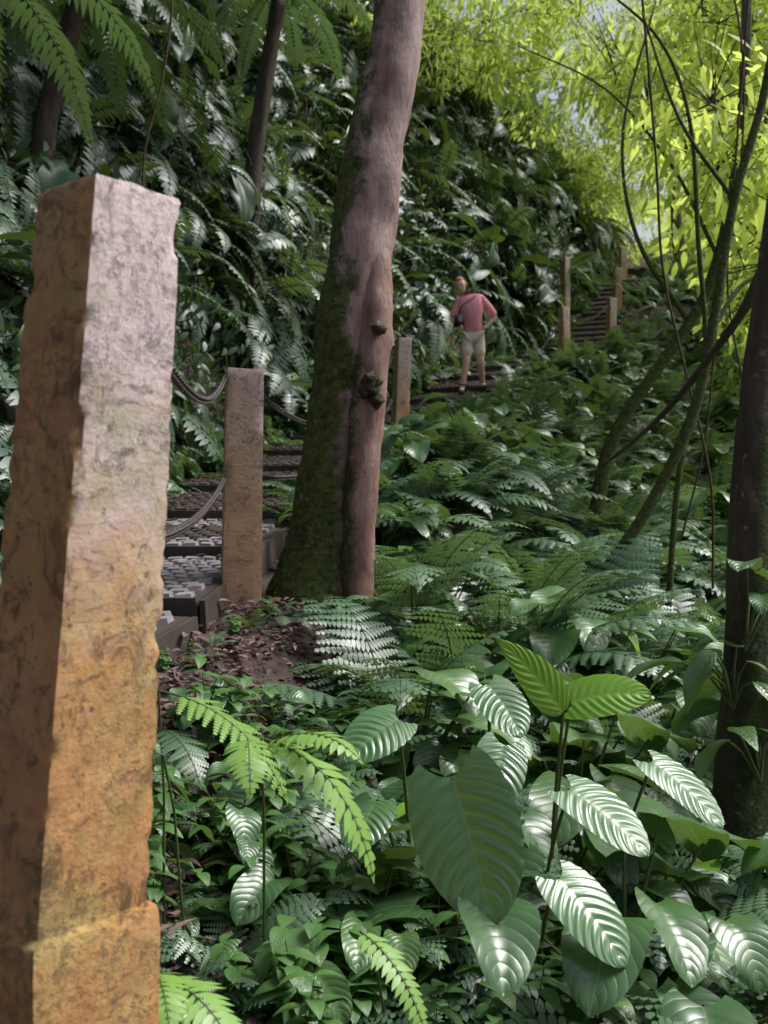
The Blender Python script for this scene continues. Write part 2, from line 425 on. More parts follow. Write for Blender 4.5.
# ---------------------------------------------------------------- trees (trunks)
t0=empty('added_shade_tree')
mb=MB()
tube(mb,[(-.46,5.42,.55,.36),(-.39,5.42,.95,.27),(-.345,5.41,1.3,.2),(-.31,5.4,1.6,.175),(-.25,5.4,2.1,.16),(-.172,5.4,2.64,.168),(-.09,5.4,3.18,.165),(.0,5.4,3.72,.15),(.085,5.4,4.26,.135),(.25,5.5,5.8,.12),(.5,5.6,8,.1),(.6,5.8,10.5,.05)],32,10,.16,3.0)
mb.obj('trunk',[M_bark],t0)
mb=MB()
tube(mb,[(-.17,5.32,.7,.12),(-.15,5.3,1.05,.095),(-.135,5.28,1.4,.09),(-.1,5.28,1.9,.09),(-.06,5.3,2.35,.095),(-.04,5.34,2.75,.085),(-.04,5.4,3.2,.06)],20,8,.2,6)
for (x,y,z,r) in ((-.07,5.19,2.17,.05),(-.03,5.2,2.46,.03),(-.04,5.2,2.08,.035),(-.1,5.19,2.12,.03)):
    tube(mb,[(x,y+.03,z-r,.3*r),(x,y,z-r*.5,r*.9),(x,y-.01,z,r),(x,y,z+r*.5,r*.8),(x,y+.03,z+r,.2*r)],10,3,.9,30,1)
mb.obj('side_stem',[barkmat('brown_bark',[(.1,.055,.04),(.27,.15,.12),(.38,.27,.23)],[(.02,.035,.008),(.07,.09,.015)],-1,1.6,.42),M_darkbark],t0)
def tree(name,paths,mat,seg=12,amp=.12):
    e=empty(name); mb=MB()
    for p in paths: tube(mb,p,seg,6,amp,5)
    mb.obj('trunk',[mat],e); return e
tree('added_shade_tree',[[(1.22,3.6,-.5,.15),(1.25,3.6,.0,.11),(1.3,3.6,.82,.09),(1.33,3.6,1.7,.07),(1.4,3.62,2.3,.06),(1.65,3.7,4,.05),(1.8,3.8,6,.04)],
   [(1.4,3.65,2.4,.03),(1.5,4.3,2.3,.02),(1.35,4.8,1.98,.014),(1.1,5.1,1.72,.007)]],M_darkbark)
tree('slender_tree',[[(.95,6,.5,.06),(1.1,6,.85,.04),(1.54,6,1.45,.036),(1.84,6,2.05,.034),(1.97,6,2.6,.032),(2.1,6,3.37,.028),(2.3,6,4.1,.025),(2.5,6,5.4,.02)],
   [(1.97,6,2.6,.018),(2.2,6.1,2.9,.014),(2.5,6.2,3.0,.01)],[(2.1,6,3.37,.014),(1.8,6.1,3.9,.01),(1.6,6.2,4.6,.006)]],M_farbark)
tree('slender_tree',[[(1.9,9,1.5,.07),(2.1,9,2.24,.06),(2.75,9,3.2,.05),(2.98,9,3.7,.05),(3.16,9,4.5,.05),(3.25,9,5.57,.045),(3.3,9,8,.035)],
   [(2.75,9,3.2,.026),(2.3,9.1,4.0,.02),(2.2,9.2,5.0,.014),(2.5,9.2,6.2,.01)],
   [(3.16,9,4.5,.03),(3.5,9,5.2,.022),(3.6,9,6.2,.016)],[(3.0,9,3.8,.02),(2.6,9,4.6,.015),(2.0,9,5.3,.01),(1.2,9,5.7,.005)]],M_farbark)
tree('slender_tree',[[(1.95,7,.2,.028),(1.97,7,.53,.026),(2.07,7,1.8,.022),(2.25,7,2.5,.02),(2.2,7,3.4,.018),(2.14,7,4.24,.015),(1.93,7,4.8,.012),(1.5,7,5.2,.007)]],M_farbark,8)
e=empty('hanging_vine'); mb=MB()
for (x,y,z0,z1,w) in ((1.9,6.5,1.0,5.6,.25),(2.55,8,1.3,6.2,-.3),(2.9,7.5,1.0,5.8,.3),(-1.6,7,2.6,5.8,.12)):
    tube(mb,[(x+w*math.sin(3.1*t+x)+.05*math.sin(11*t),y,z0+(z1-z0)*t,.009) for t in (0,.15,.3,.45,.6,.8,1)],5,4)
mb.obj('stems',[M_twig],e)
for (x,y,hh,r,lx) in ((6.6,15,13,.1,.8),(8.6,19,15,.13,-.5),(5.0,34,16,.2,.6),(11,24,15,.2,-.6),(9.2,31,15,.18,.2),(4.6,12.5,10,.04,.9)):
    b=H(x,y); P=[(x+lx*t+.25*math.sin(t*7+x),y,b-.3+hh*t,r*(1.15-t)) for t in (0,.12,.3,.5,.7,.85,1)]
    br=[P]
    for i in range(6):
        t=U(.3,.9); c=V(x+lx*t+.25*math.sin(t*7+x),y,b-.3+hh*t); a=U(0,6.28); l=U(1.2,2.6)
        br.append([(c.x,c.y,c.z,r*.35),(c.x+l*.5*math.cos(a),c.y+l*.5*math.sin(a),c.z+.5*l,r*.25),(c.x+l*math.cos(a),c.y+l*math.sin(a),c.z+.75*l,r*.1)])
    tree('added_shade_tree',br,M_farbark,8,.1)
# ---------------------------------------------------------------- plant prototypes
def coll(name): return bpy.data.collections.new(name)
def proto(c,mb,name,mats):
    o=mb.obj(name,mats,link=False); c.objects.link(o); return o
def rosette(n,L,W,lift,bend,pairs,lacy,a0=None,spread=6.283):
    mb=MB()
    for i in range(n):
        a=(U(0,6.28) if a0 is None else a0)+spread*i/n+U(-.25,.25); e=U(*lift); l=L*U(.7,1.1)
        frond(mb,V(.02*math.cos(a),.02*math.sin(a),0),V(math.cos(a)*math.cos(e),math.sin(a)*math.cos(e),math.sin(e)),l,W*U(.85,1.1),U(bend*.7,bend*1.3),pairs,lacy)
    return mb
C_fern=coll('fern_kinds')
for i in range(4): proto(C_fern,rosette(8,.75,.32,(.45,1.15),1.5,15,True),'fern_a%d'%i,[M_fern,M_stem])
for i in range(4): proto(C_fern,rosette(8,.8,.3,(.4,1.15),1.6,20,False),'fern_b%d'%i,[M_fern,M_stem])
def aroid(n,ls,mat,prof='co',pet=.45,wr=.55,n_=12,k=4):
    mb=MB()
    for i in range(n):
        a=U(0,6.28); e=U(.75,1.35); l=pet*U(.6,1.2); d=V(math.cos(a)*math.cos(e),math.sin(a)*math.cos(e),math.sin(e))
        q=d*l+V(0,0,-.03)
        stem(mb,[(0,0,-.05,.007),(q.x*.45,q.y*.45,q.z*.6,.006),(q.x,q.y,q.z,.004)],5,1)
        hz=V(math.cos(a+U(-.5,.5)),math.sin(a+U(-.5,.5)),U(-.35,.25))
        L_=ls*U(.6,1.15)
        leaf(mb,q,hz,V(U(-.3,.3),U(-.3,.3),1),L_,L_*wr*U(.85,1.1),U(.9,1.8),U(.15,.5),n_,k,0,prof,wave=.14)
    return mb
C_broad=coll('broadleaf_kinds')
for i in range(4): proto(C_broad,aroid(9,.28,M_broad,wr=.74),'broad_a%d'%i,[M_broad,M_stem])
for i in range(3): proto(C_broad,aroid(10,.3,M_broad,'la',.28,.4),'broad_b%d'%i,[M_broad,M_stem])
proto(C_broad,aroid(6,.32,M_broadb,'la',.4,.38),'broad_c0',[M_broadb,M_stem])
C_herb=coll('herb_kinds')
for i in range(3):
    mb=MB()
    for s in range(6):
        a=U(0,6.28);l=U(.2,.42);tx=V(math.cos(a)*.35,math.sin(a)*.35,1).normalized()*l
        stem(mb,[(0,0,-.03,.003),(tx.x,tx.y,tx.z,.002)],4,1)
        for k in range(4):
            c=tx*(.4+.2*k)
            for sg in (0,math.pi):
                b=a+k*1.57+sg
                leaf(mb,c,V(math.cos(b),math.sin(b),.25),V(0,0,1),U(.09,.14),.06,1.2,.2,6,2,0,'ov')
    proto(C_herb,mb,'herb_%d'%i,[M_herb,M_stem])
def clump(n,rad,ls,wr,prof='ov',hang=.4,flat=.8,twigs=8):
    mb=MB()
    for i in range(twigs):
        d=V(U(-1,1),U(-1,1),U(-.6,1)).normalized()*rad
        stem(mb,[(0,0,0,.008),(d.x*.5,d.y*.5,d.z*.45,.005),(d.x,d.y,d.z*.8,.002)],4,1)
    for i in range(n):
        d=V(U(-1,1),U(-1,1),U(-1,1))
        while d.length>1: d=V(U(-1,1),U(-1,1),U(-1,1))
        p=V(d.x*rad,d.y*rad,d.z*rad*flat)
        h=(V(d.x,d.y,0)*.6+V(U(-1,1),U(-1,1),U(-1,.5))*.7-V(0,0,hang)).normalized()
        l=ls*U(.6,1.25)
        leaf(mb,p,h,V(U(-.5,.5),U(-.5,.5),1),l,l*wr,.7,.2,3,1,0,prof)
    return mb
C_bush=coll('bush_kinds')
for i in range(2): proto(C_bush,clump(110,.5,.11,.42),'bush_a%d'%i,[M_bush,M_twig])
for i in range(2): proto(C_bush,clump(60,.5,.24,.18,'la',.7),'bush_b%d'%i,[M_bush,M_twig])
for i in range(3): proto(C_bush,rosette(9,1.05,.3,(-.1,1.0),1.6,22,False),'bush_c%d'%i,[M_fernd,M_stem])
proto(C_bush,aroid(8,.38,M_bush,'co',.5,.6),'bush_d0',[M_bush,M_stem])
C_bushg=coll('midbush_kinds')
for i in range(3): proto(C_bushg,clump(100,.5,.14,.42),'mid_a%d'%i,[M_bushg,M_twig])
C_can=coll('canopy_kinds')
for i in range(3): proto(C_can,clump(95,.6,.14,.4,flat=.5),'can_a%d'%i,[M_can,M_twig])
proto(C_can,clump(90,.65,.2,.22,'la',.6,.6),'can_b0',[M_can,M_twig])
C_lit=coll('litter_kinds')
for i in range(3):
    mb=MB()
    for k in range(7):
        a=U(0,6.28); leaf(mb,V(U(-.12,.12),U(-.12,.12),U(.005,.03)),V(math.cos(a),math.sin(a),U(-.1,.3)),V(U(-.4,.4),U(-.4,.4),1),U(.04,.1),U(.015,.04),.5,.4,4,1,0,'ov')
    proto(C_lit,mb,'lit_%d'%i,[M_lit])
GN={}
def gn(c):
    if c.name in GN: return GN[c.name]
    g=bpy.data.node_groups.new('scatter_'+c.name,'GeometryNodeTree')
    g.interface.new_socket(name='Geometry',in_out='INPUT',socket_type='NodeSocketGeometry')
    g.interface.new_socket(name='Geometry',in_out='OUTPUT',socket_type='NodeSocketGeometry')
    N=g.nodes;L=g.links
    gi=N.new('NodeGroupInput');go=N.new('NodeGroupOutput');ip=N.new('GeometryNodeInstanceOnPoints')
    ci=N.new('GeometryNodeCollectionInfo'); ci.inputs['Collection'].default_value=c
    ci.inputs['Separate Children'].default_value=True; ci.inputs['Reset Children'].default_value=True
    def na(n,t):
        a=N.new('GeometryNodeInputNamedAttribute'); a.data_type=t; a.inputs['Name'].default_value=n; return a.outputs[0]
    er=N.new('FunctionNodeEulerToRotation'); L.new(na('rot','FLOAT_VECTOR'),er.inputs[0])
    L.new(gi.outputs[0],ip.inputs['Points']); L.new(ci.outputs[0],ip.inputs['Instance']); ip.inputs['Pick Instance'].default_value=True
    L.new(na('idx','INT'),ip.inputs['Instance Index']); L.new(er.outputs[0],ip.inputs['Rotation']); L.new(na('scl','FLOAT'),ip.inputs['Scale'])
    L.new(ip.outputs[0],go.inputs[0]); GN[c.name]=g; return g
def scatter(name,c,items,parent=None):
    me=bpy.data.meshes.new(name); me.from_pydata([tuple(i[0]) for i in items],[],[])
    a=me.attributes.new('rot','FLOAT_VECTOR','POINT'); a.data.foreach_set('vector',[x for i in items for x in i[1]])
    a=me.attributes.new('scl','FLOAT','POINT'); a.data.foreach_set('value',[i[2] for i in items])
    a=me.attributes.new('idx','INT','POINT'); a.data.foreach_set('value',[i[3] for i in items])
    o=bpy.data.objects.new(name,me); sc.collection.objects.link(o)
    md=o.modifiers.new('scatter','NODES'); md.node_group=gn(c)
    if parent: o.parent=parent
    return o
def tilt(ax,ang):
    q=Matrix.Rotation(ang,3,Vector(ax))@Matrix.Rotation(U(0,6.28),3,'Z'); e=q.to_euler(); return (e.x,e.y,e.z)
def up_rot(t=.2): return (U(-t,t),U(-t,t),U(0,6.28))
ferns=[];broad=[];herbs=[]
def ok_right(x,y):
    u=x-xc(y)
    if u<.78: return False
    if y<5.1 and x<-.3: return False
    if math.hypot(x,y)<1.9: return False
    if math.hypot(x+.35,y-5.4)<.35: return False
    return True
n=0
while n<340:
    y=1.6+7*R()**.9; x=U(-.4,.48*y+.9)
    if not ok_right(x,y): continue
    n+=1
    s=U(.75,1.15)*(.5 if y<2.5 else 1)
    if y<5.2 and x<.12: s*=.6
    if y>4.5: s*=1.12
    r=R(); p=(x,y,H(x,y)-.02)
    if abs(x-.15)<.3 and 1.6<y<2.6: s*=.55
    if r<(.3 if y<4.0 else .68): ferns.append((p,up_rot(.25),s,random.randrange(4) if y<4.6 else random.choice([0,1,4,5,6,7,0,1])))
    elif r<.93: broad.append((p,up_rot(.25),s*(1.1 if y<4.5 else 1),random.choice([0,1,2,3,0,1,2,3,4,5,6,7] if y<6 else [0,1,2,3,4,5,6])))
    else: herbs.append((p,up_rot(),s,random.randrange(3)))
n=0
while n<560:
    y=U(8,24); x=U(-.4,.46*y+1.5)
    if not ok_right(x,y): continue
    n+=1; u=x-xc(y); s=U(.9,1.4)*(.55 if u<1.6 else 1)*(1 if u<4 else 1.4)
    if y>19 and u<2: s*=.6
    p=(x,y,H(x,y)-.02)
    if R()<.75: ferns.append((p,up_rot(.3),s,random.randrange(4,8)))
    else: broad.append((p,up_rot(.3),s*1.1,random.randrange(7)))
for i in range(270):
    y=U(7,19); u=.74+U(0,.75); x=xc(y)+u
    if abs(x-1.27)<.4 and 13.8<y<15.5: continue
    ferns.append(((x,y,H(x,y)+.03),up_rot(.3),U(.5,.74),random.randrange(4,8)))
for i in range(280):
    y=U(16.5,30); sg=1 if R()<.7 else -1; x=xc(y)+sg*(.5+U(0,2.6 if sg>0 else .3))
    ferns.append(((x,y,max(H(x,y),zp(y)-.1 if abs(x-xc(y))<.8 else -99)),up_rot(.3),U(.45,.75)*(1.5 if abs(x-xc(y))>1.3 else 1),random.randrange(4,8)))
for i in range(150):
    y=U(5.8,16); x=xc(y)-.6-U(0,.35)
    ferns.append(((x,y,max(H(x,y),zp(y)-.05)),tilt((0,1,0),U(.4,.9)),U(.4,.7),random.randrange(4,8)))
for i in range(110):
    y=U(1.9,3.75); x=-.8+U(0,.75)
    if x-xc(y)<.85: continue
    p=(x,y,H(x,y)-.01)
    if R()<.5: ferns.append((p,up_rot(.35),U(.25,.45),random.randrange(4)))
    elif R()<.45: broad.append((p,up_rot(.3),U(.3,.5),random.randrange(7)))
    else: herbs.append((p,up_rot(),U(.45,.8),random.randrange(3)))
for (x,y,s) in ((-.05,2.7,.6),(-.4,3.9,.4),(-.15,4.4,.5),(-.1,4.8,.6),(-.55,4.75,.3),(-.2,4.95,.4),(-.68,4.5,.25),(-.82,4.2,.2),(-.88,3.95,.25)):
    herbs.append(((x,y,H(x,y)),up_rot(),s*1.1,random.randrange(3))); ferns.append(((x+.08,y+.1,H(x,y)),up_rot(),s,random.randrange(4)))
for i in range(26):
    x=U(-.6,.5);y=U(1.9,3.0)
    if ok_right(x,y): herbs.append(((x,y,H(x,y)),up_rot(),U(.5,.8),random.randrange(3)))
for (x,y,z,s,k) in ((1.22,3.5,.85,.8,5),(1.3,3.5,.6,.9,4),(1.25,3.45,1.05,.6,0),(1.45,3.9,.5,1.2,2),(1.7,4.2,.5,1.3,0)):
    broad.append(((x,y,z),up_rot(.5),s,k))
for (x,y,s) in ((.05,4.3,1.15),(.35,4.7,1.25),(.7,5.2,1.3),(.15,5.3,1.2),(.9,4.6,1.1),(1.2,5.6,1.3)):
    ferns.append(((x,y,H(x,y)+.1),up_rot(.2),s,random.randrange(4)))
scatter('fern_undergrowth',C_fern,ferns); scatter('broadleaf_undergrowth',C_broad,broad); scatter('herb_undergrowth',C_herb,herbs)
lit=[]
for i in range(1900):
    y=U(1.5,13) if R()<.6 else U(2,5.4); x=xc(y)+U(.74,2.0)
    lit.append(((x,y,H(x,y)+.004),up_rot(.2),U(.4,1.0),random.randrange(3)))
for i in range(560):
    y=U(4.0,24); x=xc(y)+U(-.65,.6)
    if y<6.5 and R()<.6: continue
    tz=[za+(zb-za)*(y-a)/(b-a) for a,b,za,zb in TREAD if a<=y<b]
    if tz: lit.append(((x,y,tz[0]+.003),up_rot(.12),U(.4,.9),random.randrange(3)))
scatter('leaf_litter',C_lit,lit)
bank=[]
n=0
while n<1450:
    y=U(1.0,34); d=.05+8.5*R()**1.25; x=xc(y)-.72-d
    if abs(x)>.46*y+2.0: continue
    n+=1
    z=H(x,y); s=U(.6,1.25)*(.5 if d<.5 else 1)*(1+y/50)
    nrm=V(.8,-.25,.6).normalized(); p=V(x,y,z)+nrm*(.12*s)
    cl=noise.noise(V(x*.7,y*.5,z*.7))
    k=random.choice([4,5,6,4,5,6,2,3,0]) if cl>.0 else random.choice([0,1,0,1,2,3,7,5])
    bank.append((p,tilt((.2,1,0),U(.4,1.0)),s*(1.15 if k>3 else 1),k))
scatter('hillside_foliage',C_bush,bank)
farb=[]
for i in range(650):
    y=U(26,48); x=U(-2,.46*y+5)
    u=x-xc(y)
    if abs(u)<1.0 : continue
    farb.append(((x,y,H(x,y)+U(0,.6)),tilt((.2,1,0),U(0,.6)),U(1.3,2.6) if abs(u)>2.4 else .9,random.randrange(3)))
for i in range(560):
    y=U(12,27); x=xc(y)-.95-6*R()**1.4
    farb.append(((x,y,H(x,y)+.1),tilt((.2,1,0),U(.2,.8)),U(.5,1.0),random.randrange(3)))
for i in range(300):
    y=U(10,29); x=.3*y+U(.8,5.5)
    if x-xc(y)<2.2: continue
    farb.append(((x,y,H(x,y)+U(.3,2.0)),up_rot(.5),U(.8,1.6),random.randrange(3)))
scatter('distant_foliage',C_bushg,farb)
can=[];cover=[]
def blob(c,r,n,s=(.9,1.6),L_=None):
    for i in range(n):
        d=V(U(-1,1),U(-1,1),U(-1,1))
        while d.length>1: d=V(U(-1,1),U(-1,1),U(-1,1))
        (can if L_ is None else L_).append(((c[0]+d.x*r[0],c[1]+d.y*r[1],c[2]+d.z*r[2]),up_rot(.5),U(*s),random.randrange(4)))
for c,r,n_ in (((6,15,9),(2.2,2,1.6),34),((4.2,14,7.6),(1.6,1.5,.9),16),((8,19,9),(2.5,2,3),44),((5,24,13),(3,2,2.5),60),((10,24,12),(3,2.5,4),60),((3,25,15),(2.5,2,2.5),44),((8,29,15),(4,2.5,4),70),((4.8,12.5,7.8),(1.2,1,1.2),12),((3.4,9,5.4),(.9,.8,1.0),9),((7.5,15,5.2),(1.6,1.4,1.3),20),((9.5,22,7.5),(2,2,1.4),30),((13,30,12),(4,3,5),60),((3.9,10,3.9),(.8,.7,.8),7),((5,13,4.4),(1,.9,.8),10),((11,32,10.5),(4,2,3),60),((1.6,22,13),(2,1.6,2),26),((9,37,13),(4,2.5,3.2),90),((6,29,11.5),(1.6,1.4,1.4),22)):
    blob(c,r,n_)
scatter('canopy_foliage',C_can,can)
for c in ((-3,9,13),(0,12,14),(-2,16,16),(1.5,18,17),(-6,12,16),(2.5,11,13)):  # unseen crowns and trunks, added to keep sun off the left bank
    blob(c,(3,2.6,1.3),20,(1.6,2.6),cover)
    tx=-.5*c[1]-3.5; b=H(tx,c[1])
    tree('added_shade_tree',[[(tx,c[1],b-.3,.22),(tx+.3,c[1],b+(c[2]-b)*.5,.16),((tx+c[0])/2,c[1],c[2]-.4,.11),(c[0],c[1],c[2]+.6,.05)]],M_farbark,10,.1)
scatter('added_shade_crowns',C_bushg,[(a,b,c,d%3) for a,b,c,d in cover])
# ---------------------------------------------------------------- hero plants
def heroleaf(name,base,tip_dir,up,L,W,ground,mat,prof='co',bend=.5,fold=.12,n=60,k=14,rip=.0025):
    e=empty(name); mb=MB(); b=Vector(base)
    leaf(mb,b,tip_dir,up,L,W,bend,fold,n,k,0,prof,rip=rip)
    g=Vector(ground); m_=(b+g)/2+V(0,.03,.06)
    tube(mb,[(g.x,g.y,g.z-.03,.008),(m_.x,m_.y,m_.z,.006),(b.x,b.y,b.z,.005)],6,5,m=1,cap=False)
    mb.obj('leaf',[mat,M_stem],e); return e
M_hero=leafmat('philodendron_leaf',[(.05,.15,.05),(.07,.19,.06)],.28,.2,spec=1.0,veins=.9,vf=50.0,vcol=(.22,.34,.16),vmix=.45)
heroleaf('philodendron_plant',(.165,2.42,.86),(.3,-.5,-1),(-.5,-.6,1.0),.345,.3,(.25,2.75,.1),M_hero,bend=.15,rip=.004,fold=.2)
heroleaf('philodendron_plant',(.04,2.8,.92),(-.7,-.5,-.25),(-.1,-.7,.9),.2,.19,(.1,3.0,.15),M_hero)
heroleaf('philodendron_plant',(-.02,2.7,.72),(-.3,-.6,-.3),(-.1,-.5,.9),.17,.16,(.1,3.0,.15),M_hero)
heroleaf('philodendron_plant',(.56,3.0,.93),(.8,-.15,.3),(-.3,-.7,.8),.24,.18,(.5,3.1,.1),M_broadb)
heroleaf('philodendron_plant',(.52,2.9,.92),(-.5,-.1,.75),(.3,-1,.1),.3,.12,(.5,3.05,.1),M_broadb,'la')
heroleaf('philodendron_plant',(.3,2.9,1.0),(.3,-.5,-.3),(.1,-.6,.8),.2,.17,(.35,3.0,.1),M_hero)
heroleaf('philodendron_plant',(.5,2.7,.75),(.7,-.5,-.3),(.1,-.4,.9),.26,.2,(.45,3.0,.1),M_hero)
heroleaf('philodendron_plant',(.75,2.8,.8),(.7,-.6,-.4),(.2,-.4,.9),.25,.17,(.65,3.0,.1),M_hero)
heroleaf('philodendron_plant',(.33,2.75,.86),(-.2,-.5,-.5),(.2,-.5,.9),.2,.17,(.35,3.0,.1),M_hero)
heroleaf('philodendron_plant',(.42,2.4,.62),(.5,-.5,-.4),(.1,-.5,.9),.24,.18,(.4,2.7,.1),M_hero)
e=empty('sword_fern'); mb=MB()
for (p,h,L_,W_,bd,mm) in (((-.53,2.35,1.08),(.8,-.3,-.1),.42,.17,1.5,2),((-.52,2.3,1.0),(.35,-.5,.1),.26,.12,1.4,0)):
    frond(mb,V(*p),V(*h),L_,W_,bd,17,True,mm,1)
for (p,h,L_,W_,bd) in (((-.26,2.2,1.0),(.45,-.2,-.1),.4,.17,2.3),((-.27,2.2,.98),(.5,-.3,.35),.28,.14,1.5),((-.3,2.2,1.0),(.1,-.6,.1),.22,.12,1.5),
    ((-.44,1.9,.62),(.5,-.4,.1),.28,.14,1.5),((-.44,1.9,.62),(.2,-.5,.3),.22,.12,1.8),((-.05,2.1,.62),(.3,-.3,-.1),.26,.1,1.6)):
    frond(mb,V(*p),V(*h),L_,W_,bd,16,False,2,1,bare=.05)
for a_,b_ in (((-.55,2.5,.45),(-.53,2.35,1.08)),((-.3,2.5,.4),(-.27,2.2,1.0)),((-.4,2.2,.3),(-.44,1.9,.62)),((0,2.4,.3),(-.05,2.1,.62)),((-.5,2.5,.45),(-.52,2.3,1.0))):
    stem(mb,[(*a_,.004),((a_[0]+b_[0])/2,(a_[1]+b_[1])/2+.03,(a_[2]+b_[2])/2+.05,.0035),(*b_,.003)],5,1)
mb.obj('fronds',[M_fern,M_stem,M_fernb],e)
for (x,y,z,n_) in ((-2.9,6.6,5.3,11),(-2.9,9.6,6.5,12),(-1.4,13.5,8.6,12)):
    e=empty('tree_fern'); mb=MB(); b=H(x-.5,y)
    tube(mb,[(x-.5,y,b-.2,.13),(x-.3,y,(b+z)/2,.11),(x,y,z,.09)],12,6,.35,9,2)
    for i in range(n_):
        a=i*6.283/n_+U(-.2,.2); frond(mb,V(x,y,z),V(math.cos(a),math.sin(a),U(.1,.6)),U(1.5,2.0),.5,2.1,30,False,0,1,droop=.5)
    mb.obj('crown',[M_fern,M_stem,M_darkbark],e)
# ---------------------------------------------------------------- person
PX,PY=1.27,14.8
PZ=[za+(zb-za)*(PY-a)/(b-a) for a,b,za,zb in TREAD if a<=PY<b][0]
hk=empty('hiker',(PX,PY,PZ))
def matp(name,c,rough=.7):
    return simplemat(name,[tuple(x*.85 for x in c),c],20,rough,.15,60,3,.3,.002)
M_skin=matp('skin',(.78,.47,.39),.5); M_shirt=matp('shirt_pink',(.97,.38,.46),.8); M_short=matp('shorts_khaki',(.72,.62,.52),.85)
M_hair=matp('hair_auburn',(.3,.15,.1),.6); M_dark=matp('black_fabric',(.02,.02,.03),.6); M_shoe=matp('shoe_brown',(.07,.05,.04),.7); M_eye=matp('eye_dark',(.02,.015,.01),.3); M_lip=matp('lip',(.45,.15,.13),.5)
def skinned(name,V_,E_,R_,mat,sub=2,root=0):
    me=bpy.data.meshes.new(name); me.from_pydata(V_,E_,[]); o=bpy.data.objects.new(name,me); sc.collection.objects.link(o)
    md=o.modifiers.new('s','SKIN'); md.use_smooth_shade=True
    for i,sv in enumerate(me.skin_vertices[0].data):
        r=R_[i]; sv.radius=(r,r) if isinstance(r,(int,float)) else r; sv.use_root=(i==root)
    s=o.modifiers.new('d','SUBSURF'); s.levels=sub; s.render_levels=sub
    me.materials.append(mat); o.parent=hk; return o
J=dict(pel=(.05,.02,.93),sp=(.03,-.02,1.1),ch=(-.01,-.06,1.3),nb=(-.07,-.1,1.45),nt=(-.12,-.14,1.53),
 ls=(-.17,-.05,1.37),le=(-.26,.0,1.12),lw=(-.2,-.19,1.0),lh=(-.17,-.24,.98),
 rs=(.16,-.06,1.42),re=(.38,.04,1.18),rw=(.24,-.03,1.02),rh=(.19,-.06,1.0),
 lhp=(-.03,.02,.87),lk=(-.06,-.12,.5),la=(-.12,-.08,.09),lt=(-.16,-.25,.04),
 rhp=(.13,.02,.88),rk=(.15,-.06,.50),ra=(.21,.2,.2),rt=(.25,.07,.12))
K=list(J); idx={k:i for i,k in enumerate(K)}
RAD=dict(pel=(.13,.1),sp=(.115,.085),ch=(.14,.095),nb=.06,nt=.052,ls=.058,le=.042,lw=.028,lh=.03,rs=.058,re=.042,rw=.028,rh=.03,lhp=.085,lk=.06,la=.038,lt=.03,rhp=.085,rk=.06,ra=.038,rt=.03)
ED=[('pel','sp'),('sp','ch'),('ch','nb'),('nb','nt'),('ch','ls'),('ls','le'),('le','lw'),('lw','lh'),('ch','rs'),('rs','re'),('re','rw'),('rw','rh'),('pel','lhp'),('lhp','lk'),('lk','la'),('la','lt'),('pel','rhp'),('rhp','rk'),('rk','ra'),('ra','rt')]
skinned('body',[J[k] for k in K],[(idx[a],idx[b]) for a,b in ED],[RAD[k] for k in K],M_skin)
def sub(keys,edges,rad,name,mat,extra={}):
    JJ=dict(J);JJ.update(extra); ii={k:i for i,k in enumerate(keys)}
    return skinned(name,[JJ[k] for k in keys],[(ii[a],ii[b]) for a,b in edges],[rad[k] for k in keys],mat)
def lerp(a,b,t): return tuple(J[a][i]*(1-t)+J[b][i]*t for i in range(3))
sub(['ch','sp','hem','nb2','ls','le1','rs','re1'],[('ch','sp'),('sp','hem'),('ch','nb2'),('ch','ls'),('ls','le1'),('ch','rs'),('rs','re1')],
 dict(ch=(.165,.12),sp=(.15,.115),hem=(.165,.13),nb2=(.08,.075),ls=.085,le1=.066,rs=.085,re1=.066),'shirt',M_shirt,dict(hem=(.05,.02,.92),nb2=(-.065,-.09,1.43),le1=lerp('ls','le',.98),re1=lerp('rs','re',1.0)))
sub(['pel','lhp','l2','rhp','r2'],[('pel','lhp'),('lhp','l2'),('pel','rhp'),('rhp','r2')],
 dict(pel=(.145,.115),lhp=.105,l2=.09,rhp=.105,r2=.09),'shorts',M_short,dict(l2=lerp('lhp','lk',.9),r2=lerp('rhp','rk',.9)))
for s_ in ('l','r'):
    a=J[s_+'a'];t=J[s_+'t']; z0=a[2]-.06
    skinned(s_+'_shoe',[(a[0],a[1]+.04,z0+.01),((a[0]+t[0])/2,(a[1]+t[1])/2,z0+.01),(t[0],t[1]-.03,z0)],[(0,1),(1,2)],[(.045,.045),(.05,.045),(.042,.032)],M_shoe)
    h=J[s_+'h'];w=J[s_+'w'];d=(Vector(h)-Vector(w)).normalized()
    for i in range(5):
        o_=(i-2)*.016; L_=(.045,.07,.078,.072,.055)[i]
        sd=V(0,0,1) if s_=='r' else V(.3,0,1).normalized()
        a1=Vector(h)+sd*o_
        if i==0: d1=(d+sd*-1.0).normalized()
        else: d1=(d+V(0,.15,0)).normalized()
        b1=a1+d1*L_*.55; c1=b1+(d1+V(0,.5,-.3)).normalized()*L_*.5
        skinned(s_+'_finger_%d'%i,[tuple(a1),tuple(b1),tuple(c1)],[(0,1),(1,2)],[.009,.0085,.007],M_skin,1)
def ell(mb,c,r,m=0,nu=20,nv=14,f=None,zmin=-1):
    rows=[]
    for i in range(nv+1):
        ph=math.pi*i/nv; row=[]
        for j in range(nu):
            th=2*math.pi*j/nu; d=V(math.sin(ph)*math.cos(th),math.sin(ph)*math.sin(th),math.cos(ph))
            q=V(d.x*r[0],d.y*r[1],d.z*r[2])
            if f: q=f(d,q)
            row.append(q+Vector(c))
        rows.append(row)
    mb.grid(rows,m,closeu=True)
mb=MB()
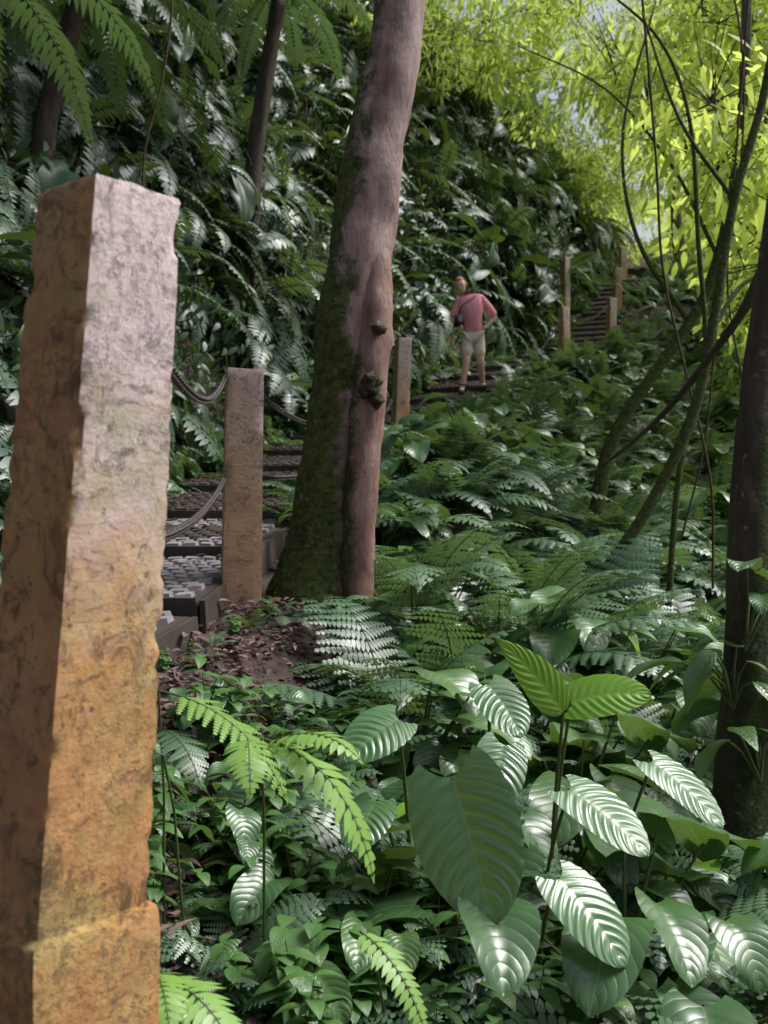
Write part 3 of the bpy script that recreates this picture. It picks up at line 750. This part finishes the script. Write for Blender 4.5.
def hf(d,q):
    if d.z<0: q.x*=1-.28*(-d.z)**1.3; q.y*=1-.12*(-d.z)
    if d.y<-.2 and d.z<-.55: q.y-=.012
    if d.y<0 and abs(d.z)<.25: q.y+=.006*(1-abs(d.z)/.25)
    return q
ell(mb,(0,0,0),(.076,.098,.118),0,f=hf)
for sx in (-1,1):
    ell(mb,(sx*.078,.01,-.005),(.01,.018,.03),0,8,8)
    ell(mb,(sx*.031,-.086,.008),(.012,.008,.005),2,8,6)
    ell(mb,(sx*.031,-.089,.026),(.016,.006,.003),1,8,6)
ell(mb,(0,-.1,-.022),(.012,.018,.022),0,8,8,f=lambda d,q:V(q.x*(1-.4*d.z),q.y*(1-.5*d.z),q.z))
ell(mb,(0,-.09,-.058),(.024,.008,.007),3,8,6)
def hair(d,q):
    if d.z<.42 and d.y<.15: q*=.8
    if d.z<-.25: q*=.8
    return q*(1+.03*noise.noise(d*6))
ell(mb,(0,.008,.014),(.083,.103,.115),1,24,16,f=hair)
hd=mb.obj('head',[M_skin,M_hair,M_eye,M_lip],hk); hd.location=(-.15,-.18,1.6); hd.rotation_euler=(math.radians(22),math.radians(-12),math.radians(-22))
mb=MB(); box(mb,V(-.18,-.2,1.07),V(1,.1,0).normalized(),V(-.1,1,0).normalized(),V(0,0,1),.075,.05,.085,0,.02)
box(mb,V(-.18,-.252,1.05),V(1,.1,0).normalized(),V(-.1,1,0).normalized(),V(0,0,1),.05,.012,.045,0,.006)
tube(mb,[(-.2,-.19,1.14,.006),(-.12,-.19,1.3,.006),(.04,-.18,1.42,.006),(.09,-.05,1.5,.006),(.05,.07,1.4,.006)],6,5)
mb.obj('shoulder_bag',[M_dark],hk)
# ---------------------------------------------------------------- light, world, camera
w=bpy.data.worlds.new('World'); sc.world=w; w.use_nodes=True; nt=w.node_tree
bg=nt.nodes['Background']; sk=nt.nodes.new('ShaderNodeTexSky'); sk.sky_type='NISHITA'; sk.sun_disc=False
el=math.radians(54); az=math.radians(74)
sk.sun_elevation=el; sk.sun_rotation=az; sk.dust_density=5; sk.air_density=1
hs=nt.nodes.new('ShaderNodeHueSaturation'); hs.inputs['Saturation'].default_value=.65
nt.links.new(sk.outputs[0],hs.inputs['Color']); nt.links.new(hs.outputs[0],bg.inputs[0]); bg.inputs[1].default_value=.15
s=bpy.data.lights.new('sun','SUN'); s.energy=4.6; s.angle=math.radians(26); s.color=(1,.97,.96)
so=bpy.data.objects.new('sun',s); sc.collection.objects.link(so)
d=V(math.sin(az)*math.cos(el),math.cos(az)*math.cos(el),math.sin(el))
so.rotation_euler=(-d).to_track_quat('-Z','Y').to_euler(); so.location=(5,10,20)
cam=bpy.data.cameras.new('camera'); co=bpy.data.objects.new('camera',cam); sc.collection.objects.link(co)
co.location=(0,0,1.5); co.rotation_euler=(math.radians(90),0,0); cam.lens=35.16; cam.sensor_width=36; cam.clip_end=1500; cam.clip_start=.05
cam.dof.use_dof=True; cam.dof.focus_distance=3.4; cam.dof.aperture_fstop=4.5
sc.camera=co
